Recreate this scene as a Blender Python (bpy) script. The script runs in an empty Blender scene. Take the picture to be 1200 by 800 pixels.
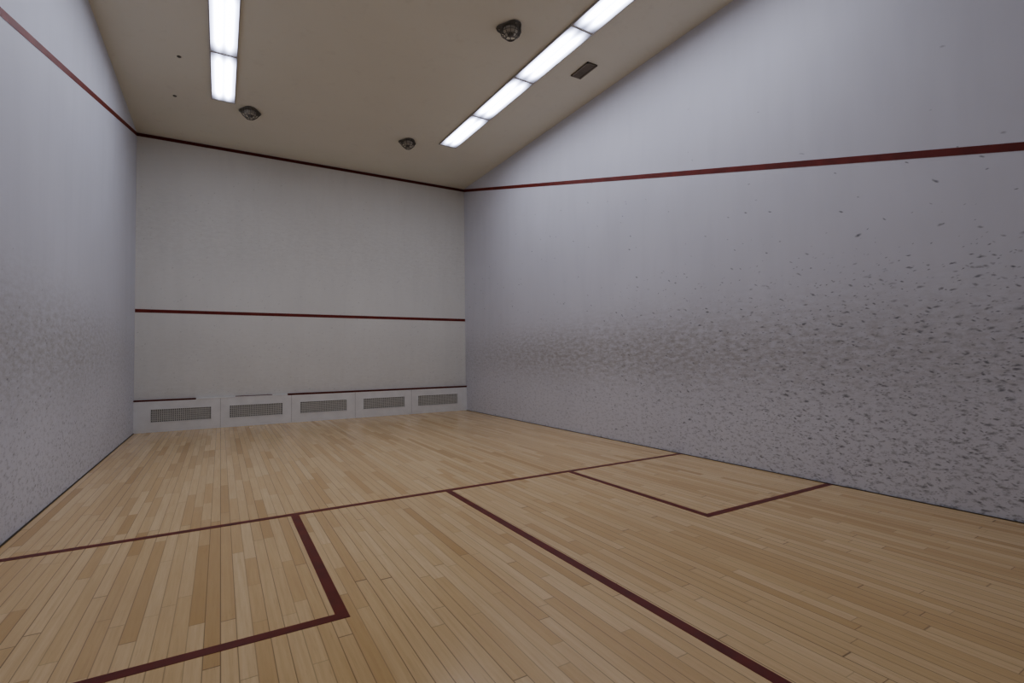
import bpy, bmesh, math, random
from mathutils import Vector, Matrix
random.seed(4)
scene=bpy.context.scene
try:
    scene.view_settings.view_transform='AgX'
    scene.view_settings.look='AgX - Medium High Contrast'
except Exception: pass

# ------------------------------------------------------------------ dimensions
W=5.5435; L=9.75; H=4.63; T=0.15

# ------------------------------------------------------------------ node helper
class M:
    def __init__(s,name):
        s.m=bpy.data.materials.new(name); s.m.use_nodes=True
        s.nt=s.m.node_tree; s.b=s.nt.nodes['Principled BSDF']
        s._c=None
    def n(s,t,**k):
        n=s.nt.nodes.new(t)
        for a,v in k.items(): setattr(n,a,v)
        return n
    def put(s,sock,v):
        if isinstance(v,bpy.types.NodeSocket): s.nt.links.new(v,sock)
        elif v is not None: sock.default_value=v
    def math(s,op,a,b=None,c=None,clamp=False):
        n=s.n('ShaderNodeMath',operation=op,use_clamp=clamp)
        s.put(n.inputs[0],a); s.put(n.inputs[1],b)
        if c is not None: s.put(n.inputs[2],c)
        return n.outputs[0]
    def mul(s,a,b): return s.math('MULTIPLY',a,b)
    def add(s,a,b): return s.math('ADD',a,b)
    def xyz(s):
        if s._c is None:
            tc=s.n('ShaderNodeTexCoord'); sp=s.n('ShaderNodeSeparateXYZ')
            s.nt.links.new(tc.outputs['Object'],sp.inputs[0]); s._c=(tc.outputs['Object'],sp.outputs[0],sp.outputs[1],sp.outputs[2])
        return s._c
    def vec(s,x,y,z=0.0):
        n=s.n('ShaderNodeCombineXYZ'); s.put(n.inputs[0],x); s.put(n.inputs[1],y); s.put(n.inputs[2],z); return n.outputs[0]
    def noise(s,v,scale,detail=3,rough=.55):
        n=s.n('ShaderNodeTexNoise'); n.noise_dimensions='3D'; s.put(n.inputs['Vector'],v); n.inputs['Scale'].default_value=scale
        n.inputs['Detail'].default_value=detail; n.inputs['Roughness'].default_value=rough; return n.outputs['Fac']
    def rng(s,v,a,b,c=0.,d=1.,smooth=False):
        n=s.n('ShaderNodeMapRange'); n.clamp=True
        if smooth: n.interpolation_type='SMOOTHSTEP'
        s.put(n.inputs[0],v)
        for i,q in enumerate((a,b,c,d)): s.put(n.inputs[i+1],q)
        return n.outputs[0]
    def mix(s,f,a,b,mode='MIX'):
        n=s.n('ShaderNodeMix',data_type='RGBA',blend_type=mode)
        s.put(n.inputs[0],f)
        s.put(n.inputs[6],a if isinstance(a,bpy.types.NodeSocket) else (*a,1)); s.put(n.inputs[7],b if isinstance(b,bpy.types.NodeSocket) else (*b,1)); return n.outputs[2]
    def white(s,v,dim='2D'):
        n=s.n('ShaderNodeTexWhiteNoise',noise_dimensions=dim)
        if dim=='1D': s.put(n.inputs['W'],v)
        else: s.put(n.inputs['Vector'],v)
        return n.outputs['Value']
    def color(s,c): s.put(s.b.inputs['Base Color'],c if isinstance(c,bpy.types.NodeSocket) else (*c,1))
    def rough(s,r): s.put(s.b.inputs['Roughness'],r)

def gauss(m,v,c,w):
    a=m.math('SUBTRACT',v,c); a=m.math('DIVIDE',a,w); a=m.mul(a,a); a=m.mul(a,-1.); return m.math('EXPONENT',a)

def marks(m,u,v,ang,cu,cv,dens,off,wob,rmin=.12,rmax=.42):
    """ball-impact smudges: stretched voronoi cells kept at random with local density"""
    c,sn=math.cos(ang),math.sin(ang)
    a=m.add(m.mul(u,c/cu),m.mul(v,sn/cu)); b=m.add(m.mul(u,-sn/cv),m.mul(v,c/cv))
    a=m.add(a,m.mul(wob,.6)); b=m.add(b,m.mul(wob,1.1))
    vo=m.n('ShaderNodeTexVoronoi',voronoi_dimensions='2D',feature='F1'); m.put(vo.inputs['Vector'],m.vec(m.add(a,off),m.add(b,off*1.7))); vo.inputs['Scale'].default_value=1
    sp=m.n('ShaderNodeSeparateColor'); m.nt.links.new(vo.outputs['Color'],sp.inputs[0])
    r=m.add(m.mul(sp.outputs[0],rmax-rmin),rmin)
    f=m.math('DIVIDE',m.math('SUBTRACT',r,vo.outputs['Distance']),m.mul(r,.75),clamp=True)
    keep=m.math('LESS_THAN',sp.outputs[1],dens)
    st=m.add(m.mul(sp.outputs[2],.8),.2)
    return m.mul(m.mul(f,keep),st)

def wall_material(name,base,side):
    m=M(name); P,X,Y,Z=m.xyz()
    u = X if side in('front','back') else Y
    p=m.vec(u,Z,{'front':0.,'left':5.,'right':11.,'back':20.}[side])
    big=m.noise(p,.8,2,.6)
    col=m.mix(m.rng(big,.3,.7,0,.35),base,tuple(c*.86 for c in base))
    if side=='back':
        m.color(col); m.rough(.6); return m.m
    mid=m.noise(m.vec(m.mul(u,5.),m.mul(Z,.7),3.),1.2,2,.6)
    fine=m.noise(m.vec(m.mul(u,.45),m.mul(Z,1.1),7.),22,5,.75)
    col=m.mix(m.rng(mid,.45,.75,0,.12),col,tuple(c*.75 for c in base))
    dark=(.12,.125,.145)
    if side=='right':
        near=m.rng(Y,-3.6,-8.4,0.,1.); near2=m.mul(near,near)
        band=m.mul(gauss(m,Z,1.12,.42),m.mul(m.rng(Y,-.3,-3.2,.40,1.),m.rng(Y,-8.5,-5.5,.50,1.)))
        col=m.mix(m.mul(band,m.rng(fine,.40,.62,.22,.78)),col,(.36,.335,.31))
        sp=m.noise(m.vec(m.mul(u,.7),m.mul(Z,1.3),2.),24,4,.75)
        low=m.rng(Z,1.9,.2,0.,1.,True)
        col=m.mix(m.mul(m.mul(m.rng(sp,.51,.64,0,1),low),m.add(.32,m.mul(near,.30))),col,(.26,.26,.28))
        hz=m.rng(Z,2.15,1.0,0.,1.,True)
        dA=m.mul(m.mul(hz,near2),.40)
        dB=m.mul(m.rng(Z,2.3,.6,0.,1.,True),m.add(.08,m.mul(near,.40)))
        dC=m.add(m.mul(dA,.8),m.rng(Z,3.8,1.5,.0,.03))
        wob=m.noise(m.vec(u,Z,3.),16,2)
        k=marks(m,u,Z,-.10,.085,.032,dA,3.1,wob); k2=marks(m,u,Z,.42,.062,.026,dC,17.3,wob); k3=marks(m,u,Z,-.3,.036,.016,dB,29.7,wob)
        k=m.math('MAXIMUM',m.math('MAXIMUM',k,k2),m.mul(k3,.85))
        col=m.mix(m.mul(k,.80),col,dark)
    elif side=='left':
        band=m.mul(gauss(m,Z,1.2,.45),m.rng(Y,-.3,-3.5,.35,1.))
        col=m.mix(m.mul(band,m.rng(fine,.40,.64,.25,.72)),col,(.38,.37,.35))
        sp=m.noise(m.vec(m.mul(u,.8),m.mul(Z,1.2),2.),22,4,.75); low=m.rng(Z,1.6,.1,0.,1.,True)
        col=m.mix(m.mul(m.mul(m.rng(sp,.51,.66,0,1),low),.52),col,(.29,.30,.33))
        d=m.mul(m.rng(Z,1.9,.2,0.,1.,True),.32)
        k=marks(m,u,Z,.3,.055,.024,d,8.,sp)
        col=m.mix(m.mul(k,.6),col,dark)
    else:
        band=m.add(m.mul(gauss(m,Z,3.1,.7),.8),m.add(m.mul(gauss(m,Z,1.2,.5),.5),m.mul(gauss(m,Z,.55,.25),.6)))
        col=m.mix(m.mul(band,m.rng(fine,.40,.66,.06,.26)),col,(.44,.41,.36))
        k=marks(m,u,Z,.7,.045,.028,m.rng(Z,4.2,2.,.02,.08),5.,mid)
        col=m.mix(m.mul(k,.30),col,(.22,.21,.19))
    m.color(col); m.rough(.6); m.b.inputs['Specular IOR Level'].default_value=.25
    return m.m

def ceiling_material():
    m=M('ceiling_paint'); P,X,Y,Z=m.xyz()
    b=m.noise(P,.7,2,.6); f=m.noise(P,7,3,.7)
    c=m.mix(m.rng(b,.3,.7,0,.5),(.83,.805,.70),(.77,.74,.635)); c=m.mix(m.rng(f,.58,.8,0,.2),c,(.62,.59,.50))
    m.color(c); m.rough(.85); m.b.inputs['Specular IOR Level'].default_value=.1
    return m.m

def floor_material():
    m=M('maple_strip_floor'); P,X,Y,Z=m.xyz()
    sw=.057
    xs=m.math('DIVIDE',X,sw); row=m.math('FLOOR',xs); fx=m.math('FRACT',xs)
    r1=m.white(row,'1D'); r2=m.white(m.add(row,311.5),'1D')
    ln=m.add(.50,m.mul(r2,.75))
    ys=m.math('DIVIDE',m.add(Y,m.mul(r1,7.)),ln)
    ys=m.add(ys,m.mul(m.math('SINE',m.add(m.mul(ys,1.7),m.mul(r1,20.))),.28))
    pl=m.math('FLOOR',ys); fy=m.math('FRACT',ys)
    id=m.white(m.vec(row,pl),'2D'); id2=m.white(m.vec(m.add(row,77.),pl),'2D')
    grain=m.noise(m.vec(m.mul(X,42.),m.mul(Y,1.6),m.mul(id,30.)),1.6,4,.62)
    fleck=m.noise(m.vec(m.mul(X,170.),m.mul(Y,8.),0.),1.,2,.6)
    cr=m.n('ShaderNodeValToRGB'); m.put(cr.inputs[0],id); e=cr.color_ramp.elements
    e[0].position=0; e[0].color=(.61,.395,.165,1); e[1].position=1; e[1].color=(.86,.65,.37,1)
    for pos,c in ((.08,(.70,.48,.23)),(.4,(.775,.56,.29)),(.75,(.815,.60,.325))):
        q=e.new(pos); q.color=(*c,1)
    c=m.mix(m.rng(grain,.3,.75,0,.38),cr.outputs[0],(.52,.31,.125))
    c=m.mix(m.rng(fleck,.58,.8,0,.25),c,(.36,.20,.08))
    wear=m.noise(P,.9,3,.6); c=m.mix(m.rng(wear,.45,.75,0,.28),c,(.58,.41,.22))
    gx=m.math('MINIMUM',fx,m.math('SUBTRACT',1.,fx)); gy=m.mul(m.math('MINIMUM',fy,m.math('SUBTRACT',1.,fy)),ln)
    gap=m.math('MAXIMUM',m.rng(gx,.015,.05,1.,0.),m.rng(gy,.0008,.003,1.,0.))
    c=m.mix(m.mul(gap,m.add(.30,m.mul(m.mul(r2,r2),.6))),c,(.15,.08,.03))
    m.color(c)
    m.rough(m.add(m.add(.12,m.mul(id2,.07)),m.mul(wear,.12)))
    m.b.inputs['Specular IOR Level'].default_value=.75
    return m.m

def paint(name,c,r=.5,var=.15,metal=0.,scale=12):
    m=M(name); P,X,Y,Z=m.xyz(); n=m.noise(P,scale,2,.6)
    m.color(m.mix(m.rng(n,.3,.75,0,1.),c,tuple(x*(1-var) for x in c))); m.rough(r); m.b.inputs['Metallic'].default_value=metal; return m.m

MAT=dict(
 red=paint('court_line_red',(.19,.020,.008),.35,.35,0,9),
 wred=paint('wall_line_red',(.215,.026,.016),.5,.4,0,7),
 wred2=paint('front_line_maroon',(.14,.022,.015),.5,.4,0,7),
 white=paint('tin_white',(.82,.82,.81),.45,.10,0,5),
 seam=paint('dark_gap',(.22,.21,.20),.8),
 grille=paint('grille_metal',(.66,.65,.61),.45,.1,.0),
 cavity=paint('grille_cavity',(.16,.155,.14),.9),
 steel=paint('guard_steel',(.22,.205,.175),.5,.3,.3),
 cream=paint('detector_plastic',(.60,.56,.48),.5,.1),
 frame=paint('fixture_frame',(.50,.47,.43),.45,.1),
 vent=paint('vent_brown',(.24,.20,.15),.5,.2),
 door=paint('door_paint',(.55,.54,.53),.5,.1),
 base_shade=paint('wall_base_shade',(.09,.07,.05),.9))  # last entry: near-black colour painting the shadow line at the wall base

# ------------------------------------------------------------------ mesh helper
class Geo:
    def __init__(s): s.v=[];s.f=[];s.mi=[];s.mats=[]
    def mi_(s,k):
        if k not in s.mats: s.mats.append(k)
        return s.mats.index(k)
    def poly(s,vs,fs,k):
        o=len(s.v); s.v+= [tuple(v) for v in vs]; i=s.mi_(k)
        for f in fs: s.f.append([o+a for a in f]); s.mi.append(i)
    def box(s,x0,x1,y0,y1,z0,z1,k):
        x0,x1=sorted((x0,x1));y0,y1=sorted((y0,y1));z0,z1=sorted((z0,z1))
        s.poly([(x0,y0,z0),(x1,y0,z0),(x1,y1,z0),(x0,y1,z0),(x0,y0,z1),(x1,y0,z1),(x1,y1,z1),(x0,y1,z1)],
          [(0,3,2,1),(4,5,6,7),(0,1,5,4),(1,2,6,5),(2,3,7,6),(3,0,4,7)],k)
    def prism(s,quad,off,k):
        q=[Vector(a) for a in quad]; o=Vector(off); n=len(q)
        vs=q+[a+o for a in q]
        s.poly(vs,[tuple(range(n))[::-1],tuple(range(n,2*n))]+[(i,(i+1)%n,n+(i+1)%n,n+i) for i in range(n)],k)
    def ring(s,prof,cx,cy,n,k,ang=0,rad=None):
        vs=[];fs=[]
        for r,z in prof:
            for i in range(n):
                a=ang+2*math.pi*i/n; q=r*(rad(i/n) if rad else 1); vs.append((cx+q*math.cos(a),cy+q*math.sin(a),z))
        for j in range(len(prof)-1):
            for i in range(n): fs.append((j*n+i,j*n+(i+1)%n,(j+1)*n+(i+1)%n,(j+1)*n+i))
        fs.append(tuple(range(n))); fs.append(tuple((len(prof)-1)*n+i for i in range(n)))
        s.poly(vs,fs,k)
    def rod(s,a,b,r,k,n=6):
        a=Vector(a);b=Vector(b);d=(b-a).normalized(); t=d.orthogonal().normalized(); w=d.cross(t)
        vs=[p+ (t*math.cos(2*math.pi*i/n)+w*math.sin(2*math.pi*i/n))*r for p in(a,b) for i in range(n)]
        s.poly(vs,[(i,(i+1)%n,n+(i+1)%n,n+i) for i in range(n)]+[tuple(range(n)),tuple(range(n,2*n))],k)
    def build(s,name,parent=None):
        me=bpy.data.meshes.new(name)
        me.from_pydata(s.v,[],s.f)
        for k in s.mats: me.materials.append(MAT[k])
        me.polygons.foreach_set('material_index',s.mi); me.update()
        bm=bmesh.new(); bm.from_mesh(me); bmesh.ops.recalc_face_normals(bm,faces=bm.faces); bm.to_mesh(me); bm.free()
        ob=bpy.data.objects.new(name,me); scene.collection.objects.link(ob)
        if parent: ob.parent=parent
        return ob

# ------------------------------------------------------------------ room shell
def shell(name,box,mat):
    MAT[name+'_m']=mat; g=Geo(); g.box(*box,name+'_m'); return g.build(name)
shell('floor',(-T,W+T,-L-T,T,-T,0),floor_material())
shell('ceiling',(-T,W+T,-L-T,T,H,H+T),ceiling_material())
shell('wall_front',(-T,W+T,0,T,0,H),wall_material('front_wall_paint',(.785,.78,.745),'front'))
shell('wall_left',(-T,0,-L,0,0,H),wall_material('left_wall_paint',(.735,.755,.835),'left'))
shell('wall_right',(W,W+T,-L,0,0,H),wall_material('right_wall_paint',(.735,.74,.80),'right'))
shell('wall_back',(-T,W+T,-L-T,-L,0,H),wall_material('back_wall_paint',(.78,.78,.79),'back'))
b0=-L+.001
g=Geo(); g.box(3.2,4.1,b0,b0+.03,.002,2.1,'door'); g.box(3.12,3.2,b0,b0+.045,.002,2.18,'frame'); g.box(4.1,4.18,b0,b0+.045,.002,2.18,'frame'); g.box(3.2,4.1,b0,b0+.045,2.1,2.18,'frame')
g.rod((3.3,b0+.03,1.0),(3.3,b0+.08,1.0),.012,'steel',10); g.rod((3.3,b0+.08,1.0),(3.42,b0+.08,1.0),.012,'steel',10); g.build('door_1')
g=Geo(); g.box(W-.012,W-.0005,-L,-.05,0,.004,'base_shade'); g.build('base_shade_strip_1')  # dark strip painting in the shadow where right wall meets floor
g=Geo(); g.box(.0005,.012,-L,-.05,0,.004,'base_shade'); g.build('base_shade_strip_2')  # same shadow line as dark colour, left wall

# ------------------------------------------------------------------ floor markings
lw=.052; e=.0015; S=5.60
g=Geo(); g.box(.012,W-.012,-S-lw/2,-S+lw/2,0,e,'red'); g.build('short_line')
g=Geo(); g.box(2.755-lw/2,2.755+lw/2,-L,-S-lw/2,0,e,'red'); g.build('half_court_line')
g=Geo(); g.box(1.59-lw/2,1.59+lw/2,-7.215-lw/2,-S-lw/2,0,e,'red'); g.box(.012,1.59-lw/2,-7.215-lw/2,-7.215+lw/2,0,e,'red'); g.build('service_box_line')
g=Geo(); g.box(4.0-lw/2,4.0+lw/2,-7.165-lw/2,-S-lw/2,0,e,'red'); g.box(4.0+lw/2,W-.012,-7.165-lw/2,-7.165+lw/2,0,e,'red'); g.build('service_box_line')

# ------------------------------------------------------------------ wall markings
g=Geo(); g.box(.003,W-.003,-.0025,-.0005,4.572,4.622,'wred2'); g.build('out_line_front')
g=Geo(); g.box(.003,W-.003,-.0025,-.0005,1.842,1.892,'wred'); g.build('service_line')
def slope(x,off,name):
    sl=.2618; h=.027; y1=-8.9
    g=Geo(); g.prism([(x,-.003,4.597-h),(x,-.003,4.597+h),(x,y1,4.597+h+sl*y1),(x,y1,4.597-h+sl*y1)],(off,0,0),'wred'); g.build(name)
slope(.0005,.002,'out_line_left'); slope(W-.0005,-.002,'out_line_right')

# ------------------------------------------------------------------ tin with heater grilles
g=Geo(); ty=.045; z0,z1=.0,.475; yb=-.0005; xa,xb=.0005,W-.0005
gr=[(.215,1.005),(1.27,2.055),(2.345,3.125),(3.435,4.215),(4.495,5.33)]; ga,gb=.155,.345
g.box(xa,xb,-ty,yb,0,ga,'white'); g.box(xa,xb,-ty,yb,gb,z1,'white')
xs=[xa]+[v for a in gr for v in a]+[xb]
for i in range(0,len(xs),2): g.box(xs[i],xs[i+1],-ty,yb,ga,gb,'white')
for a,b in gr:
    g.box(a,b,-.012,-.002,ga,gb,'cavity')
    r=.012
    g.box(a-r,b+r,-ty-.005,-ty,gb,gb+r,'white'); g.box(a-r,b+r,-ty-.005,-ty,ga-r,ga,'white'); g.box(a-r,a,-ty-.005,-ty,ga,gb,'white'); g.box(b,b+r,-ty-.005,-ty,ga,gb,'white')
    n=int((b-a)/.027)
    for i in range(1,n):
        x=a+(b-a)*i/n; g.box(x-.0058,x+.0058,-ty+.002,-ty+.012,ga,gb,'grille')
    for i in range(1,8):
        z=ga+(gb-ga)*i/8; g.box(a,b,-ty+.006,-ty+.014,z-.0055,z+.0055,'grille')
for x in (1.137,2.2,3.28,4.355): g.box(x-.0015,x+.0015,-ty-.001,-ty+.001,.01,z1,'seam')
g.box(xa,.80,-ty-.002,yb,z1,z1+.022,'wred2'); g.box(2.14,xb,-ty-.002,yb,z1,z1+.028,'wred2')
g.box(.80,2.14,-ty-.004,yb,z1,z1+.016,'white'); g.box(1.35,1.9,-ty+.01,yb,z1+.016,z1+.024,'wred2')
g.build('tin_with_heater_grilles')

# ------------------------------------------------------------------ fluorescent fixtures
EM=18.5
def lens_mat():
    m=M('prismatic_lens'); tc=m.n('ShaderNodeTexCoord'); sp=m.n('ShaderNodeSeparateXYZ'); m.nt.links.new(tc.outputs['UV'],sp.inputs[0])
    u,v=sp.outputs[0],sp.outputs[1]
    tubes=m.add(gauss(m,u,.30,.15),gauss(m,u,.70,.15))
    ends=m.mul(m.rng(v,0.,.22,.07,1.,True),m.rng(v,1.,.78,.07,1.,True))
    sg=m.mul(m.add(.10,m.mul(tubes,.90)),ends)
    m.color((.8,.8,.85)); m.rough(.4)
    m.put(m.b.inputs['Emission Color'],m.mix(sg,(.62,.68,1.),(.92,.945,1.)))
    m.put(m.b.inputs['Emission Strength'],m.mul(sg,EM*1.08))
    m.m.cycles.emission_sampling='FRONT'
    return m.m
MAT['lens']=lens_mat()
def fixture(xc,w,ystart,pl,n,tilt):
    root=bpy.data.objects.new('fluorescent_ceiling_light',None); scene.collection.objects.link(root)
    root.location=(xc,ystart,H); root.rotation_euler[2]=tilt
    fr=.012; g=Geo(); tot=pl*n
    g.box(-w/2-fr,-w/2,-tot-fr,fr,-.022,-.0005,'frame'); g.box(w/2,w/2+fr,-tot-fr,fr,-.022,-.0005,'frame')
    for i in range(n+1): g.box(-w/2,w/2,-i*pl-fr,-i*pl+fr,-.022,-.0005,'frame')
    g.build('housing',root)
    for i in range(n):
        me=bpy.data.meshes.new('lens'); a,b=-i*pl-fr,-(i+1)*pl+fr
        me.from_pydata([(-w/2,b,-.012),(w/2,b,-.012),(w/2,a,-.012),(-w/2,a,-.012)],[],[(0,3,2,1)])
        uv=me.uv_layers.new(); cc={0:(0,0),1:(1,0),2:(1,1),3:(0,1)}
        for lp in me.loops: uv.data[lp.index].uv=cc[lp.vertex_index]
        me.materials.append(MAT['lens']); o=bpy.data.objects.new('lens_%d'%(i+1),me); scene.collection.objects.link(o); o.parent=root
fixture(1.150,.26,-1.74,1.20,5,0.)
fixture(4.385,.285,-1.86,1.150,5,.030)

# ------------------------------------------------------------------ ceiling detectors with wire guards
def detector(x,y,s=1.08):
    g=Geo()
    tri=lambda t:(1-.16*math.cos(3*(2*math.pi*t)))
    z=H
    g.ring([(.118*s,z-.0005),(.125*s,z-.006),(.120*s,z-.014)],x,y,24,'steel',math.pi/2,tri)
    g.ring([(.07*s,z-.014),(.072*s,z-.04),(.060*s,z-.058),(.035*s,z-.066)],x,y,24,'cream')
    g.ring([(.028*s,z-.066),(.026*s,z-.085),(.012*s,z-.092)],x,y,16,'steel')
    hz=.115
    for i in range(12):
        a=2*math.pi*i/12; c,sn=math.cos(a),math.sin(a); q=tri(((a-math.pi/2)/(2*math.pi))%1)
        p0=(x+.112*s*q*c,y+.112*s*q*sn,z-.014); p1=(x+.095*s*c,y+.095*s*sn,z-.065); p2=(x+.045*s*c,y+.045*s*sn,z-hz)
        g.rod(p0,p1,.0035*s,'steel'); g.rod(p1,p2,.0035*s,'steel')
    for R,zz in((.095*s,z-.065),(.045*s,z-hz),(.07*s,z-.09)):
        for i in range(20):
            a=2*math.pi*i/20;b=2*math.pi*(i+1)/20
            g.rod((x+R*math.cos(a),y+R*math.sin(a),zz),(x+R*math.cos(b),y+R*math.sin(b),zz),.0035*s,'steel')
    for k in range(3):
        a=math.pi/2+2*math.pi*(k+.5)/3; g.ring([(.01,z-.014),(.01,z-.02),(.004,z-.024)],x+.115*s*math.cos(a),y+.115*s*math.sin(a),8,'cream')
    g.build('smoke_detector')
detector(3.81,-4.93); detector(1.48,-1.58); detector(3.76,-1.68)

# vent register
g=Geo(); x0,x1,y0,y1=4.925,5.075,-4.86,-4.53; zt=H-.0005
g.box(x0,x1,y0,y1,H-.004,zt,'cavity')
g.box(x0,x0+.018,y0,y1,H-.016,zt,'vent'); g.box(x1-.018,x1,y0,y1,H-.016,zt,'vent'); g.box(x0,x1,y0,y0+.018,H-.016,zt,'vent'); g.box(x0,x1,y1-.018,y1,H-.016,zt,'vent')
for i in range(1,12):
    y=y0+(y1-y0)*i/12; g.prism([(x0+.018,y-.008,H-.004),(x0+.018,y+.006,H-.014),(x1-.018,y+.006,H-.014),(x1-.018,y-.008,H-.004)],(0,.003,0),'vent')
g.build('ceiling_vent')
for x,y in((.70,-2.61),(.59,-1.55)):
    g=Geo(); g.ring([(.022,H-.0005),(.022,H-.006),(.012,H-.012)],x,y,14,'steel'); g.build('ceiling_screw_cap')

# ------------------------------------------------------------------ world + camera
w=bpy.data.worlds.new('world'); scene.world=w; w.use_nodes=True
w.node_tree.nodes['Background'].inputs[0].default_value=(.5,.55,.65,1); w.node_tree.nodes['Background'].inputs[1].default_value=.2

cam=bpy.data.cameras.new('camera'); co=bpy.data.objects.new('camera',cam); scene.collection.objects.link(co)
yaw,pitch,roll=.5300,.0302,-.0119
fw=Vector((math.sin(yaw)*math.cos(pitch),math.cos(yaw)*math.cos(pitch),math.sin(pitch)))
r=Vector((math.cos(yaw),-math.sin(yaw),0)); u=r.cross(fw)
r2=r*math.cos(roll)+u*math.sin(roll); u2=r2.cross(fw)
m3=Matrix((r2,u2,-fw)).transposed()
co.matrix_world=Matrix.Translation((1.1347,-9.4502,1.0970))@m3.to_4x4()
cam.sensor_width=36; cam.lens=582.98/1200*36; cam.clip_start=.02
scene.camera=co
